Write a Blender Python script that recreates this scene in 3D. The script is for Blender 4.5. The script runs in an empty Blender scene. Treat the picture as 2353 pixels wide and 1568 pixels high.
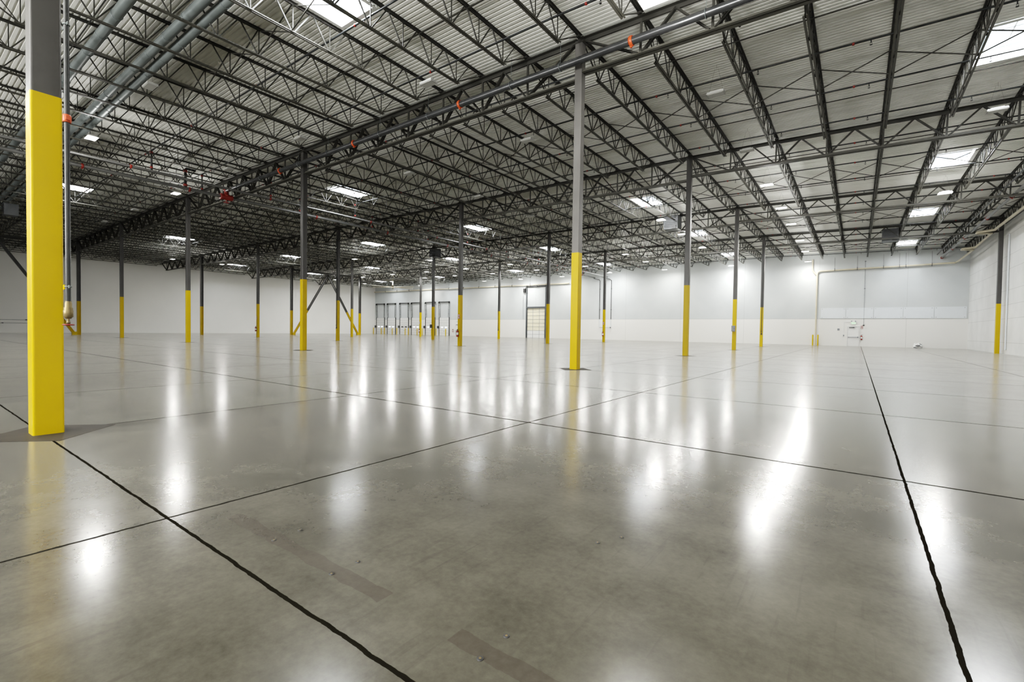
import bpy, math, random
from mathutils import Vector, Matrix
random.seed(7)
C = bpy.context.scene.collection
PI = math.pi

# ------------------------------------------------------------------ materials
def nodes_of(name):
    m = bpy.data.materials.new(name); m.use_nodes = True
    nt = m.node_tree
    return m, nt, nt.nodes['Principled BSDF']

def N(nt, kind, **kw):
    n = nt.nodes.new(kind)
    for k, v in kw.items():
        if k.startswith('i_'): n.inputs[int(k[2:])].default_value = v
        else: setattr(n, k, v)
    return n

def simple(name, col, rough=.5, metal=0.0, var=.12, scale=3.0, spec=.5, bump=0.0):
    """painted / metal surface with a soft mottling so that no surface is perfectly flat in tone"""
    m, nt, b = nodes_of(name)
    tc = N(nt, 'ShaderNodeTexCoord')
    nz = N(nt, 'ShaderNodeTexNoise'); nz.inputs['Scale'].default_value = scale; nz.inputs['Detail'].default_value = 5
    nt.links.new(tc.outputs['Object'], nz.inputs['Vector'])
    r = N(nt, 'ShaderNodeValToRGB')
    r.color_ramp.elements[0].position = .3; r.color_ramp.elements[1].position = .7
    r.color_ramp.elements[0].color = tuple(c*(1-var) for c in col)+(1,)
    r.color_ramp.elements[1].color = tuple(min(1, c*(1+var)) for c in col)+(1,)
    nt.links.new(nz.outputs['Fac'], r.inputs['Fac'])
    nt.links.new(r.outputs['Color'], b.inputs['Base Color'])
    b.inputs['Roughness'].default_value = rough; b.inputs['Metallic'].default_value = metal
    b.inputs['Specular IOR Level'].default_value = spec
    if bump:
        bp = N(nt, 'ShaderNodeBump'); bp.inputs['Strength'].default_value = bump; bp.inputs['Distance'].default_value = .01
        nt.links.new(nz.outputs['Fac'], bp.inputs['Height']); nt.links.new(bp.outputs['Normal'], b.inputs['Normal'])
    return m

def emis(name, col, strength):
    m = bpy.data.materials.new(name); m.use_nodes = True
    nt = m.node_tree
    for n in list(nt.nodes): nt.nodes.remove(n)
    e = nt.nodes.new('ShaderNodeEmission'); o = nt.nodes.new('ShaderNodeOutputMaterial')
    e.inputs['Color'].default_value = col+(1,); e.inputs['Strength'].default_value = strength
    nt.links.new(e.outputs[0], o.inputs[0])
    return m

M = {}
M['steel'] = simple('grey_steel_paint', (.062, .060, .048), .5, 0, .18, 2.0)
M['steel_dark'] = simple('dark_steel_paint', (.034, .033, .028), .5, 0, .18, 2.0)
M['web'] = simple('dark_web_paint', (.026, .025, .020), .5, 0, .2, 2.0)
M['col_grey'] = simple('column_grey_paint', (.050, .048, .046), .34, 0, .15, 1.2)
M['col_grey_lit'] = simple('column_grey_paint_lit', (.105, .101, .095), .36, 0, .15, 1.2)  # same column grey, with lamp light on one shaft painted in as a lighter tone
M['yellow'] = simple('yellow_safety_paint', (.56, .37, .0), .32, 0, .05, 1.0, .2)
M['wall_white'] = simple('white_wall_paint', (.92, .91, .87), .6, 0, .02, .35)
M['white_paint'] = simple('white_enamel', (.80, .80, .78), .4, 0, .03, 2.0)
M['panel_white'] = simple('white_board', (.72, .76, .79), .4, 0, .02, 2.0)
M['cream'] = simple('cream_pipe_paint', (.62, .56, .42), .42, 0, .06, 2.0)
M['galv'] = simple('galvanised_sheet', (.17, .195, .195), .42, .3, .12, 2.0)
M['pipe'] = simple('black_steel_pipe', (.014, .016, .017), .36, .0, .25, 2.5)
M['pipe_light'] = simple('bare_steel_pipe', (.15, .15, .145), .38, .3, .12, 2.5)
M['red'] = simple('red_fitting_paint', (.24, .018, .010), .4, 0, .12, 6)
M['orange'] = simple('orange_coupling_paint', (.50, .07, .015), .4, 0, .1, 6)
M['brass'] = simple('aged_brass', (.20, .15, .07), .42, .6, .25, 12)
M['black'] = simple('black_rubber', (.02, .02, .02), .5, 0, .2, 4)
M['dark_box'] = simple('dark_grey_enamel', (.07, .075, .08), .45, 0, .12, 3)
M['grey_box'] = simple('mid_grey_enamel', (.22, .23, .25), .45, 0, .1, 3)
M['door_cream'] = simple('translucent_door_panel', (.80, .74, .55), .45, 0, .03, 2)
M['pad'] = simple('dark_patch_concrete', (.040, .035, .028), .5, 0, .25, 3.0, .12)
M['green'] = simple('green_letter_paint', (.05, .45, .08), .5)
M['stain'] = simple('brown_floor_stain', (.155, .125, .105), .35, 0, .25, 8)
M['lit'] = emis('lit_led_diffuser', (1.0, .985, .94), 3.6)
M['sky_pane'] = emis('daylit_skylight_dome', (.80, .90, 1.0), 1.9)
M['sign_glow'] = emis('exit_sign_face', (.75, 1.0, .72), .9)
M['door_window'] = emis('daylit_door_window', (.9, .95, 1.0), 1.3)
M['lamp_body'] = simple('light_grey_lamp_body', (.40, .40, .38), .45, 0, .03, 4)
M['main_pipe'] = simple('bare_mill_pipe', (.075, .077, .08), .27, .55, .2, 2.5)
M['unlit'] = simple('unlit_white_diffuser', (.42, .42, .39), .35, 0, .02, 4)

def mat_deck():
    m, nt, b = nodes_of('ribbed_deck_metal')
    tc = N(nt, 'ShaderNodeTexCoord')
    n1 = N(nt, 'ShaderNodeTexNoise'); n1.inputs['Scale'].default_value = .55; n1.inputs['Detail'].default_value = 6
    mp = N(nt, 'ShaderNodeMapping'); mp.inputs['Scale'].default_value = (.35, 3.0, 1)
    n2 = N(nt, 'ShaderNodeTexNoise'); n2.inputs['Scale'].default_value = 1.0; n2.inputs['Detail'].default_value = 4
    nt.links.new(tc.outputs['Object'], n1.inputs['Vector'])
    nt.links.new(tc.outputs['Object'], mp.inputs['Vector']); nt.links.new(mp.outputs[0], n2.inputs['Vector'])
    mx = N(nt, 'ShaderNodeMath', operation='ADD'); nt.links.new(n1.outputs['Fac'], mx.inputs[0]); nt.links.new(n2.outputs['Fac'], mx.inputs[1])
    r = N(nt, 'ShaderNodeValToRGB')
    r.color_ramp.elements[0].position = .72; r.color_ramp.elements[1].position = 1.2 if False else 1.0
    r.color_ramp.elements[0].color = (.78, .78, .735, 1); r.color_ramp.elements[1].color = (.92, .92, .875, 1)
    nt.links.new(mx.outputs[0], r.inputs['Fac']); nt.links.new(r.outputs['Color'], b.inputs['Base Color'])
    b.inputs['Roughness'].default_value = .5; b.inputs['Metallic'].default_value = .0
    return m
M['deck'] = mat_deck()

def mat_far_wall():
    m, nt, b = nodes_of('two_tone_wall_paint')
    tc = N(nt, 'ShaderNodeTexCoord'); sp = N(nt, 'ShaderNodeSeparateXYZ')
    nt.links.new(tc.outputs['Object'], sp.inputs[0])
    gt = N(nt, 'ShaderNodeMath', operation='GREATER_THAN'); gt.inputs[1].default_value = 2.97
    nt.links.new(sp.outputs['Z'], gt.inputs[0])
    nz = N(nt, 'ShaderNodeTexNoise'); nz.inputs['Scale'].default_value = .5; nz.inputs['Detail'].default_value = 5
    nt.links.new(tc.outputs['Object'], nz.inputs['Vector'])
    r = N(nt, 'ShaderNodeValToRGB')
    r.color_ramp.elements[0].position = .3; r.color_ramp.elements[1].position = .7
    r.color_ramp.elements[0].color = (.55, .58, .585, 1); r.color_ramp.elements[1].color = (.60, .625, .625, 1)
    nt.links.new(nz.outputs['Fac'], r.inputs['Fac'])
    mix = N(nt, 'ShaderNodeMix', data_type='RGBA')
    nt.links.new(gt.outputs[0], mix.inputs['Factor'])
    mix.inputs['A'].default_value = (.80, .79, .755, 1); nt.links.new(r.outputs['Color'], mix.inputs['B'])
    # vertical panel joints every 7.6 m, one thin horizontal line at the colour change
    md = N(nt, 'ShaderNodeMath', operation='PINGPONG'); md.inputs[1].default_value = 3.8
    ad = N(nt, 'ShaderNodeMath', operation='ADD'); ad.inputs[1].default_value = 80.0
    nt.links.new(sp.outputs['X'], ad.inputs[0]); nt.links.new(ad.outputs[0], md.inputs[0])
    lt = N(nt, 'ShaderNodeMath', operation='LESS_THAN'); lt.inputs[1].default_value = .012
    nt.links.new(md.outputs[0], lt.inputs[0])
    su = N(nt, 'ShaderNodeMath', operation='SUBTRACT'); su.inputs[1].default_value = 2.97; nt.links.new(sp.outputs['Z'], su.inputs[0])
    ab = N(nt, 'ShaderNodeMath', operation='ABSOLUTE'); nt.links.new(su.outputs[0], ab.inputs[0])
    l2 = N(nt, 'ShaderNodeMath', operation='LESS_THAN'); l2.inputs[1].default_value = .022; nt.links.new(ab.outputs[0], l2.inputs[0])
    mxx = N(nt, 'ShaderNodeMath', operation='MAXIMUM'); nt.links.new(lt.outputs[0], mxx.inputs[0]); nt.links.new(l2.outputs[0], mxx.inputs[1])
    ml = N(nt, 'ShaderNodeMath', operation='MULTIPLY'); ml.inputs[1].default_value = .45; nt.links.new(mxx.outputs[0], ml.inputs[0])
    mix2 = N(nt, 'ShaderNodeMix', data_type='RGBA'); nt.links.new(ml.outputs[0], mix2.inputs['Factor'])
    nt.links.new(mix.outputs['Result'], mix2.inputs['A']); mix2.inputs['B'].default_value = (.2, .2, .19, 1)
    nt.links.new(mix2.outputs['Result'], b.inputs['Base Color'])
    b.inputs['Roughness'].default_value = .42
    return m
M['far_wall'] = mat_far_wall()

def mat_right_wall():
    m, nt, b = nodes_of('jointed_panel_wall')
    tc = N(nt, 'ShaderNodeTexCoord'); sp = N(nt, 'ShaderNodeSeparateXYZ')
    nt.links.new(tc.outputs['Object'], sp.inputs[0])
    last = None
    for z in (.82, 2.55, 3.55, 4.6, 6.1, 7.1, 8.6):
        su = N(nt, 'ShaderNodeMath', operation='SUBTRACT'); su.inputs[1].default_value = z; nt.links.new(sp.outputs['Z'], su.inputs[0])
        ab = N(nt, 'ShaderNodeMath', operation='ABSOLUTE'); nt.links.new(su.outputs[0], ab.inputs[0])
        l2 = N(nt, 'ShaderNodeMath', operation='LESS_THAN'); l2.inputs[1].default_value = .015; nt.links.new(ab.outputs[0], l2.inputs[0])
        if last is None: last = l2
        else:
            mx = N(nt, 'ShaderNodeMath', operation='MAXIMUM'); nt.links.new(last.outputs[0], mx.inputs[0]); nt.links.new(l2.outputs[0], mx.inputs[1]); last = mx
    ml = N(nt, 'ShaderNodeMath', operation='MULTIPLY'); ml.inputs[1].default_value = .4; nt.links.new(last.outputs[0], ml.inputs[0])
    nz = N(nt, 'ShaderNodeTexNoise'); nz.inputs['Scale'].default_value = .6
    nt.links.new(tc.outputs['Object'], nz.inputs['Vector'])
    r = N(nt, 'ShaderNodeValToRGB'); r.color_ramp.elements[0].position = .35; r.color_ramp.elements[1].position = .65
    r.color_ramp.elements[0].color = (.72, .72, .70, 1); r.color_ramp.elements[1].color = (.80, .80, .78, 1)
    nt.links.new(nz.outputs['Fac'], r.inputs['Fac'])
    mix = N(nt, 'ShaderNodeMix', data_type='RGBA'); nt.links.new(ml.outputs[0], mix.inputs['Factor'])
    nt.links.new(r.outputs['Color'], mix.inputs['A']); mix.inputs['B'].default_value = (.2, .2, .19, 1)
    nt.links.new(mix.outputs['Result'], b.inputs['Base Color']); b.inputs['Roughness'].default_value = .55
    return m
M['right_wall'] = mat_right_wall()

def mat_floor():
    m, nt, b = nodes_of('polished_concrete')
    L = nt.links.new
    tc = N(nt, 'ShaderNodeTexCoord'); sp = N(nt, 'ShaderNodeSeparateXYZ'); L(tc.outputs['Object'], sp.inputs[0])
    def noise(scale, detail, vec=None, rough=.55):
        n = N(nt, 'ShaderNodeTexNoise'); n.inputs['Scale'].default_value = scale; n.inputs['Detail'].default_value = detail
        n.inputs['Roughness'].default_value = rough
        L(vec or tc.outputs['Object'], n.inputs['Vector']); return n
    def math1(op, a, v=None, bb=None):
        n = N(nt, 'ShaderNodeMath', operation=op)
        if isinstance(a, float): n.inputs[0].default_value = a
        else: L(a, n.inputs[0])
        if bb is not None: L(bb, n.inputs[1])
        elif v is not None: n.inputs[1].default_value = v
        return n.outputs[0]
    big = noise(.35, 6); mid = noise(2.2, 8, rough=.65); fine = noise(26, 8, rough=.7)
    s1 = math1('MULTIPLY', big.outputs['Fac'], .36); s2 = math1('MULTIPLY', mid.outputs['Fac'], .38); s3 = math1('MULTIPLY', fine.outputs['Fac'], .22)
    tot = math1('ADD', math1('ADD', s1, bb=s2), bb=s3)
    r = N(nt, 'ShaderNodeValToRGB')
    e = r.color_ramp.elements
    e[0].position = .36; e[0].color = (.034, .031, .022, 1); e[1].position = .64; e[1].color = (.106, .100, .078, 1)
    L(tot, r.inputs['Fac'])
    # faint scuffs: stretched noise thresholded
    mp = N(nt, 'ShaderNodeMapping'); mp.inputs['Rotation'].default_value = (0, 0, .5); mp.inputs['Scale'].default_value = (14, .9, 1)
    L(tc.outputs['Object'], mp.inputs['Vector'])
    sc = noise(1.6, 3, mp.outputs[0])
    scf = N(nt, 'ShaderNodeMapRange'); scf.inputs[1].default_value = .60; scf.inputs[2].default_value = .72; scf.inputs[3].default_value = 0; scf.inputs[4].default_value = .30
    L(sc.outputs['Fac'], scf.inputs[0])
    mixs = N(nt, 'ShaderNodeMix', data_type='RGBA'); L(scf.outputs[0], mixs.inputs['Factor']); L(r.outputs['Color'], mixs.inputs['A']); mixs.inputs['B'].default_value = (.03, .026, .02, 1)
    # specks
    vo = N(nt, 'ShaderNodeTexVoronoi'); vo.inputs['Scale'].default_value = 2.4; L(tc.outputs['Object'], vo.inputs['Vector'])
    spk = math1('LESS_THAN', vo.outputs['Distance'], .018)
    spk = math1('MULTIPLY', spk, .7)
    mixp = N(nt, 'ShaderNodeMix', data_type='RGBA'); L(spk, mixp.inputs['Factor']); L(mixs.outputs['Result'], mixp.inputs['A']); mixp.inputs['B'].default_value = (.012, .010, .008, 1)
    # saw-cut joints.  wobble makes the cuts look hand sawn
    wob = math1('MULTIPLY', math1('SUBTRACT', noise(9, 4).outputs['Fac'], .5), .022)
    xw = math1('ADD', sp.outputs['X'], bb=wob); yw = math1('ADD', sp.outputs['Y'], bb=wob)
    def dist_to(coord, v): return math1('ABSOLUTE', math1('SUBTRACT', coord, v))
    def per(coord, off, period):
        s = math1('ADD', coord, -off + period*60)
        return math1('PINGPONG', s, period/2)
    def band(d, w): return math1('LESS_THAN', d, w)
    thin = band(per(yw, -12.05+3.99, 3.99), .0165)
    thinx = band(per(xw, -.07, 3.80), .0115)
    thick = math1('MAXIMUM', band(dist_to(xw, 7.52), .0105), bb=band(dist_to(yw, -12.05), .010))
    far_j = math1('GREATER_THAN', dist_to(sp.outputs['Y'], -12.05), .5)
    thin = math1('MULTIPLY', thin, bb=far_j)
    far_x = math1('GREATER_THAN', dist_to(sp.outputs['X'], 7.52), .5)
    thinx = math1('MULTIPLY', thinx, bb=far_x)
    thin = math1('MULTIPLY', math1('MAXIMUM', thin, bb=thinx), .95)
    jt = math1('MAXIMUM', thin, bb=thick)
    mixj = N(nt, 'ShaderNodeMix', data_type='RGBA'); L(jt, mixj.inputs['Factor']); L(mixp.outputs['Result'], mixj.inputs['A']); mixj.inputs['B'].default_value = (.008, .007, .005, 1)
    L(mixj.outputs['Result'], b.inputs['Base Color'])
    def mask(coord, lo, hi): return math1('MULTIPLY', math1('GREATER_THAN', coord, lo), bb=math1('LESS_THAN', coord, hi))
    nn = math1('MULTIPLY', noise(3.5, 5).outputs['Fac'], .085)
    tape = math1('LESS_THAN', dist_to(sp.outputs['Y'], -11.78), bb=nn)
    tape = math1('MULTIPLY', tape, bb=math1('MAXIMUM', mask(sp.outputs['X'], 4.0, 5.5), bb=mask(sp.outputs['X'], 5.92, 6.9)))
    tape = math1('MULTIPLY', tape, .42)
    mixt = N(nt, 'ShaderNodeMix', data_type='RGBA'); L(tape, mixt.inputs['Factor']); L(mixj.outputs['Result'], mixt.inputs['A']); mixt.inputs['B'].default_value = (.036, .026, .020, 1)
    L(mixt.outputs['Result'], b.inputs['Base Color'])
    # polish varies
    rr = N(nt, 'ShaderNodeMapRange'); rr.inputs[1].default_value = .25; rr.inputs[2].default_value = .55; rr.inputs[3].default_value = .145; rr.inputs[4].default_value = .215
    L(math1('ADD', s1, bb=s2), rr.inputs[0])
    rj = math1('MAXIMUM', rr.outputs[0], bb=math1('MULTIPLY', jt, .9))
    L(rj, b.inputs['Roughness'])
    L(math1('MULTIPLY', math1('SUBTRACT', 1.0, bb=jt), .55), b.inputs['Specular IOR Level'])
    L(math1('MULTIPLY', math1('SUBTRACT', 1.0, bb=jt), .17), b.inputs['Sheen Weight']); b.inputs['Sheen Roughness'].default_value = .35; b.inputs['Sheen Tint'].default_value = (1, .985, .94, 1)
    bp = N(nt, 'ShaderNodeBump'); bp.inputs['Strength'].default_value = .05; bp.inputs['Distance'].default_value = .02
    L(noise(1.1, 4).outputs['Fac'], bp.inputs['Height']); L(bp.outputs['Normal'], b.inputs['Normal'])
    return m
M['floor'] = mat_floor()

# ------------------------------------------------------------------ mesh builder
class MB:
    def __init__(s): s.v = []; s.f = []; s.sm = []; s.mi = []
    def quadbox(s, o, ax, ay, az, mi=0):
        """box centred on o with half axes ax, ay, az"""
        o = Vector(o); b = len(s.v)
        for k in (-1, 1):
            for j in (-1, 1):
                for i in (-1, 1): s.v.append(tuple(o + ax*i + ay*j + az*k))
        for f in ((0,2,3,1), (4,5,7,6), (0,1,5,4), (2,6,7,3), (0,4,6,2), (1,3,7,5)):
            s.f.append(tuple(b+q for q in f)); s.sm.append(False); s.mi.append(mi)
        return s
    def box(s, c, d, mi=0):
        return s.quadbox(c, Vector((d[0]/2,0,0)), Vector((0,d[1]/2,0)), Vector((0,0,d[2]/2)), mi)
    def bar(s, p, q, w, h, up=(0,0,1), mi=0):
        p = Vector(p); q = Vector(q); d = q-p; L = d.length; d.normalize()
        u = Vector(up); side = d.cross(u)
        if side.length < 1e-5: side = d.cross(Vector((1,0,0)))
        side.normalize(); u = side.cross(d)
        return s.quadbox((p+q)/2, d*(L/2), side*(w/2), u*(h/2), mi)
    def ring_tube(s, pts, radii, n=12, caps=True, mi=0):
        """smooth tube through points (mitred frames)"""
        pts = [Vector(p) for p in pts]; m = len(pts)
        if not isinstance(radii, (list, tuple)): radii = [radii]*m
        t0 = (pts[1]-pts[0]).normalized()
        ref = Vector((0,0,1)) if abs(t0.z) < .9 else Vector((1,0,0))
        a = t0.cross(ref).normalized()
        base = len(s.v)
        for i, p in enumerate(pts):
            if i == 0: t = t0
            elif i == m-1: t = (pts[i]-pts[i-1]).normalized()
            else:
                t = ((pts[i]-pts[i-1]).normalized() + (pts[i+1]-pts[i]).normalized())
                t = t.normalized() if t.length > 1e-6 else (pts[i]-pts[i-1]).normalized()
            a = (a - t*a.dot(t)); a = a.normalized() if a.length > 1e-6 else t.orthogonal().normalized()
            bb = t.cross(a)
            for k in range(n):
                th = 2*PI*k/n
                s.v.append(tuple(p + (a*math.cos(th) + bb*math.sin(th))*radii[i]))
        for i in range(m-1):
            for k in range(n):
                k2 = (k+1) % n
                s.f.append((base+i*n+k, base+i*n+k2, base+(i+1)*n+k2, base+(i+1)*n+k)); s.sm.append(True); s.mi.append(mi)
        if caps:
            for i, rev in ((0, True), (m-1, False)):
                b2 = len(s.v)
                for k in range(n): s.v.append(s.v[base+i*n+k])
                f = tuple(b2+k for k in range(n))
                s.f.append(f[::-1] if rev else f); s.sm.append(False); s.mi.append(mi)
        return s
    def tube(s, p, q, r, n=10, mi=0): return s.ring_tube([p, q], r, n, True, mi)
    def lathe(s, c, prof, n=16, axis='z', mi=0):
        c = Vector(c)
        ax = {'z': Vector((0,0,1)), 'y': Vector((0,1,0)), 'x': Vector((1,0,0))}[axis]
        pts = [c + ax*h for r, h in prof]; rr = [max(r, 1e-4) for r, h in prof]
        t = ax; a = t.orthogonal().normalized(); bb = t.cross(a); base = len(s.v)
        for p, r in zip(pts, rr):
            for k in range(n):
                th = 2*PI*k/n; s.v.append(tuple(p + (a*math.cos(th)+bb*math.sin(th))*r))
        for i in range(len(pts)-1):
            for k in range(n):
                k2 = (k+1) % n
                s.f.append((base+i*n+k, base+i*n+k2, base+(i+1)*n+k2, base+(i+1)*n+k)); s.sm.append(abs(prof[i+1][1]-prof[i][1]) > 1e-4 and True); s.mi.append(mi)
        return s
    def torus(s, c, R, r, axis='z', n=18, k=6, mi=0):
        c = Vector(c)
        ax = {'z': Vector((0,0,1)), 'y': Vector((0,1,0)), 'x': Vector((1,0,0))}[axis]
        a = ax.orthogonal().normalized(); b2 = ax.cross(a); base = len(s.v)
        for i in range(n):
            th = 2*PI*i/n; d = a*math.cos(th)+b2*math.sin(th)
            for j in range(k):
                ph = 2*PI*j/k
                s.v.append(tuple(c + d*(R + r*math.cos(ph)) + ax*(r*math.sin(ph))))
        for i in range(n):
            for j in range(k):
                i2 = (i+1) % n; j2 = (j+1) % k
                s.f.append((base+i*k+j, base+i2*k+j, base+i2*k+j2, base+i*k+j2)); s.sm.append(True); s.mi.append(mi)
        return s
    def mesh(s, name, mat):
        me = bpy.data.meshes.new(name); me.from_pydata(s.v, [], s.f)
        mats = mat if isinstance(mat, (list, tuple)) else [mat]
        for mm in mats: me.materials.append(mm)
        me.polygons.foreach_set('use_smooth', s.sm); me.polygons.foreach_set('material_index', s.mi)
        me.update(); return me
    def build(s, name, mat, parent=None, **kw):
        return put(name, s.mesh(name, mat), parent, **kw)

def put(name, me, parent=None, loc=None, rot=None):
    o = bpy.data.objects.new(name, me); C.objects.link(o)
    if parent is not None: o.parent = parent
    if loc is not None: o.location = loc
    if rot is not None: o.rotation_euler = rot
    return o

def tag(o, label, cat, group=None):
    o['label'] = label; o['category'] = cat
    if group: o['group'] = group
    return o
def thing(name, label, cat, loc=(0,0,0), group=None, rot=None):
    o = bpy.data.objects.new(name, None); C.objects.link(o); o.location = loc
    o.empty_display_size = .2
    if rot is not None: o.rotation_euler = rot
    return tag(o, label, cat, group)
def struct(o): o['kind'] = 'structure'; return o

ORD = ['', 'first','second','third','fourth','fifth','sixth','seventh','eighth','ninth','tenth','eleventh','twelfth','thirteenth','fourteenth','fifteenth','sixteenth','seventeenth','eighteenth','nineteenth']
TENS = {20:'twentieth',30:'thirtieth',40:'fortieth',50:'fiftieth'}; TN = {20:'twenty',30:'thirty',40:'forty'}
def ordn(k):
    if k < 20: return ORD[k]
    t = k//10*10
    return TENS[t] if k == t else TN[t]+'-'+ORD[k-t]

# ------------------------------------------------------------------ the hall: column grid, walls, roof
XS = [15.45, 0.0, -15.884, -30.942, -45.965, -60.948]
XL, XR, YF, YB = -75.15, 15.8, 49.68, -40.0
YS = [-12.013, 0.0, 11.866, 23.769, 35.699]
ROOF = 10.40
def slope(x): return -.02*max(0.0, x)
GT = 10.26                                   # top of girders
CAM = Vector((7.17276, -13.12339, 1.20865))

SKY = [(10.8,7.3), (-5.0,-5.8), (-36.4,-5.4), (-20.6,5.9), (-50.6,6.0)]
for y in (19.3, 31.9, 45.6):
    for x in (10.8, -5.0, -20.6, -36.4, -51.6, -67.2): SKY.append((x, y))
SHW, SHL = .80, 1.25                          # half width, half length of each roof opening

# joist lines
JX = [13.72, 11.74, 9.78, 7.83, 5.88, 3.92, 1.96]
for a, b in ((0.0,-15.884), (-15.884,-30.942), (-30.942,-45.965), (-45.965,-60.948)):
    JX += [a + (b-a)*k/8 for k in range(8)]
JX += [-60.948 - 2.03*k for k in range(0, 7)]
JX = [15.42] + JX
def snap_sky(x):
    """skylights sit in the middle between two joists"""
    best = min(range(len(JX)-1), key=lambda k: abs((JX[k]+JX[k+1])/2 - x))
    return (JX[best]+JX[best+1])/2
SKY = [(snap_sky(x), y) for x, y in SKY]

# floor
struct(MB().box(((XL+XR)/2, (YF+YB)/2, -.1), (XR-XL, YF-YB, .2)).build('floor', M['floor']))
# walls
struct(MB().box(((XL+XR)/2, YF+.12, 5.35), (XR-XL+.5, .24, 10.7)).build('wall_far', M['far_wall']))
struct(MB().box((XL-.12, (YF+YB)/2, 5.35), (.24, YF-YB, 10.7)).build('wall_left', M['wall_white']))
struct(MB().box((XR+.12, (YF+YB)/2, 5.35), (.24, YF-YB, 10.7)).build('wall_right', M['right_wall']))
struct(MB().box(((XL+XR)/2, YB-.12, 5.35), (XR-XL+.5, .24, 10.7)).build('wall_back', M['wall_white']))

# ceiling: ribbed steel deck, ribs across the joists, with the skylight openings cut out
def deck():
    mb = MB(); pitch = .1524; H = .040
    prof = []
    y = YB
    while y < YF+.05:
        prof += [(y, 0), (y+.088, 0), (y+.098, H), (y+.142, H)]
        y += pitch
    def zz(x, h): return ROOF + slope(x) + h
    holes = SKY
    cuts0 = [XL-.1, 0.0, XR+.1]
    for (ya, ha), (yb, hb) in zip(prof, prof[1:]):
        ym = (ya+yb)/2
        hs = sorted((x-SHW, x+SHW) for x, y in holes if abs(y-ym) < SHL)
        segs = []; x0 = XL-.1
        for a, b in hs:
            segs.append((x0, a)); x0 = b
        segs.append((x0, XR+.1))
        for a, b in segs:
            xs = [a] + [c for c in cuts0 if a < c < b] + [b]
            for p, q in zip(xs, xs[1:]):
                k = len(mb.v)
                mb.v += [(p, ya, zz(p, ha)), (q, ya, zz(q, ha)), (q, yb, zz(q, hb)), (p, yb, zz(p, hb))]
                mb.f.append((k+3, k+2, k+1, k)); mb.sm.append(False); mb.mi.append(0)
    return struct(mb.build('ceiling', M['deck']))
deck()

# skylights: curb well, frame bars, glowing domed lens
BAYN = {4:'first', 3:'second', 2:'third', 1:'fourth', 0:'fifth'}
def bay_of(y): return 4 if y > YS[4] else 3 if y > YS[3] else 2 if y > YS[2] else 1 if y > YS[1] else 0
def skylight_meshes():
    h = .42
    curb = MB()
    for sx in (-1, 1): curb.box((sx*(SHW+.02), 0, h/2), (.04, 2*SHL+.08, h))
    for sy in (-1, 1): curb.box((0, sy*(SHL+.02), h/2), (2*SHW, .04, h))
    for sx in (-1, 1): curb.box((sx*(SHW-.01), 0, -.03), (.10, 2*SHL+.1, .02))
    for sy in (-1, 1): curb.box((0, sy*(SHL-.01), -.03), (2*SHW-.1, .10, .02))
    fr = MB()
    for sx in (-1, 1): fr.box((sx*(SHW-.03), 0, h-.03), (.06, 2*SHL, .05))
    for sy in (-1, 1): fr.box((0, sy*(SHL-.03), h-.03), (2*SHW-.12, .06, .05))
    fr.box((0, 0, h-.02), (.03, 2*SHL-.12, .03)); fr.box((0, 0, h-.02), (2*SHW-.12, .03, .03))
    dm = MB(); nx, ny = 8, 10
    for j in range(ny+1):
        for i in range(nx+1):
            u, v = i/nx*2-1, j/ny*2-1
            dm.v.append((u*SHW, v*SHL, h + .28*(1-u**4)*(1-v**4)))
    for j in range(ny):
        for i in range(nx):
            a = j*(nx+1)+i; dm.f.append((a, a+1, a+nx+2, a+nx+1)); dm.sm.append(True); dm.mi.append(0)
    return curb.mesh('curb', M['white_paint']), fr.mesh('frame', M['white_paint']), dm.mesh('dome', M['sky_pane'])
sc, sf, sd = skylight_meshes()
day = bpy.data.lights.new('skylight_daylight', 'AREA'); day.shape = 'RECTANGLE'; day.size = 1.4; day.size_y = 2.3; day.energy = 400; day.specular_factor = .02; day.color = (.95, .975, 1.0)
def daylight(t):
    l = bpy.data.objects.new('skylight_daylight', day); C.objects.link(l); l.parent = t; l.location = (0, 0, .36)
cnt = {}
for (x, y) in sorted(SKY, key=lambda p: (-p[1], -p[0])):
    b = bay_of(y); cnt[b] = cnt.get(b, 0)+1
    t = thing('skylight', f'bright roof skylight with white curb, {ordn(cnt[b])} from the right in {BAYN[b]} bay from far wall', 'skylight', (x, y, ROOF+slope(x)), 'roof skylights')
    put('curb', sc, t); put('frame', sf, t); put('dome', sd, t); daylight(t)
# unseen daylight lamps added behind the camera for light, under the closed deck
for (x, y) in ((10.8,-17.0), (-20.6,-17.0), (-5.0,-28.0), (-36.4,-28.0)):
    l = bpy.data.objects.new('skylight_daylight', day); C.objects.link(l); l.location = (x, y, ROOF-.15)

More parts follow.
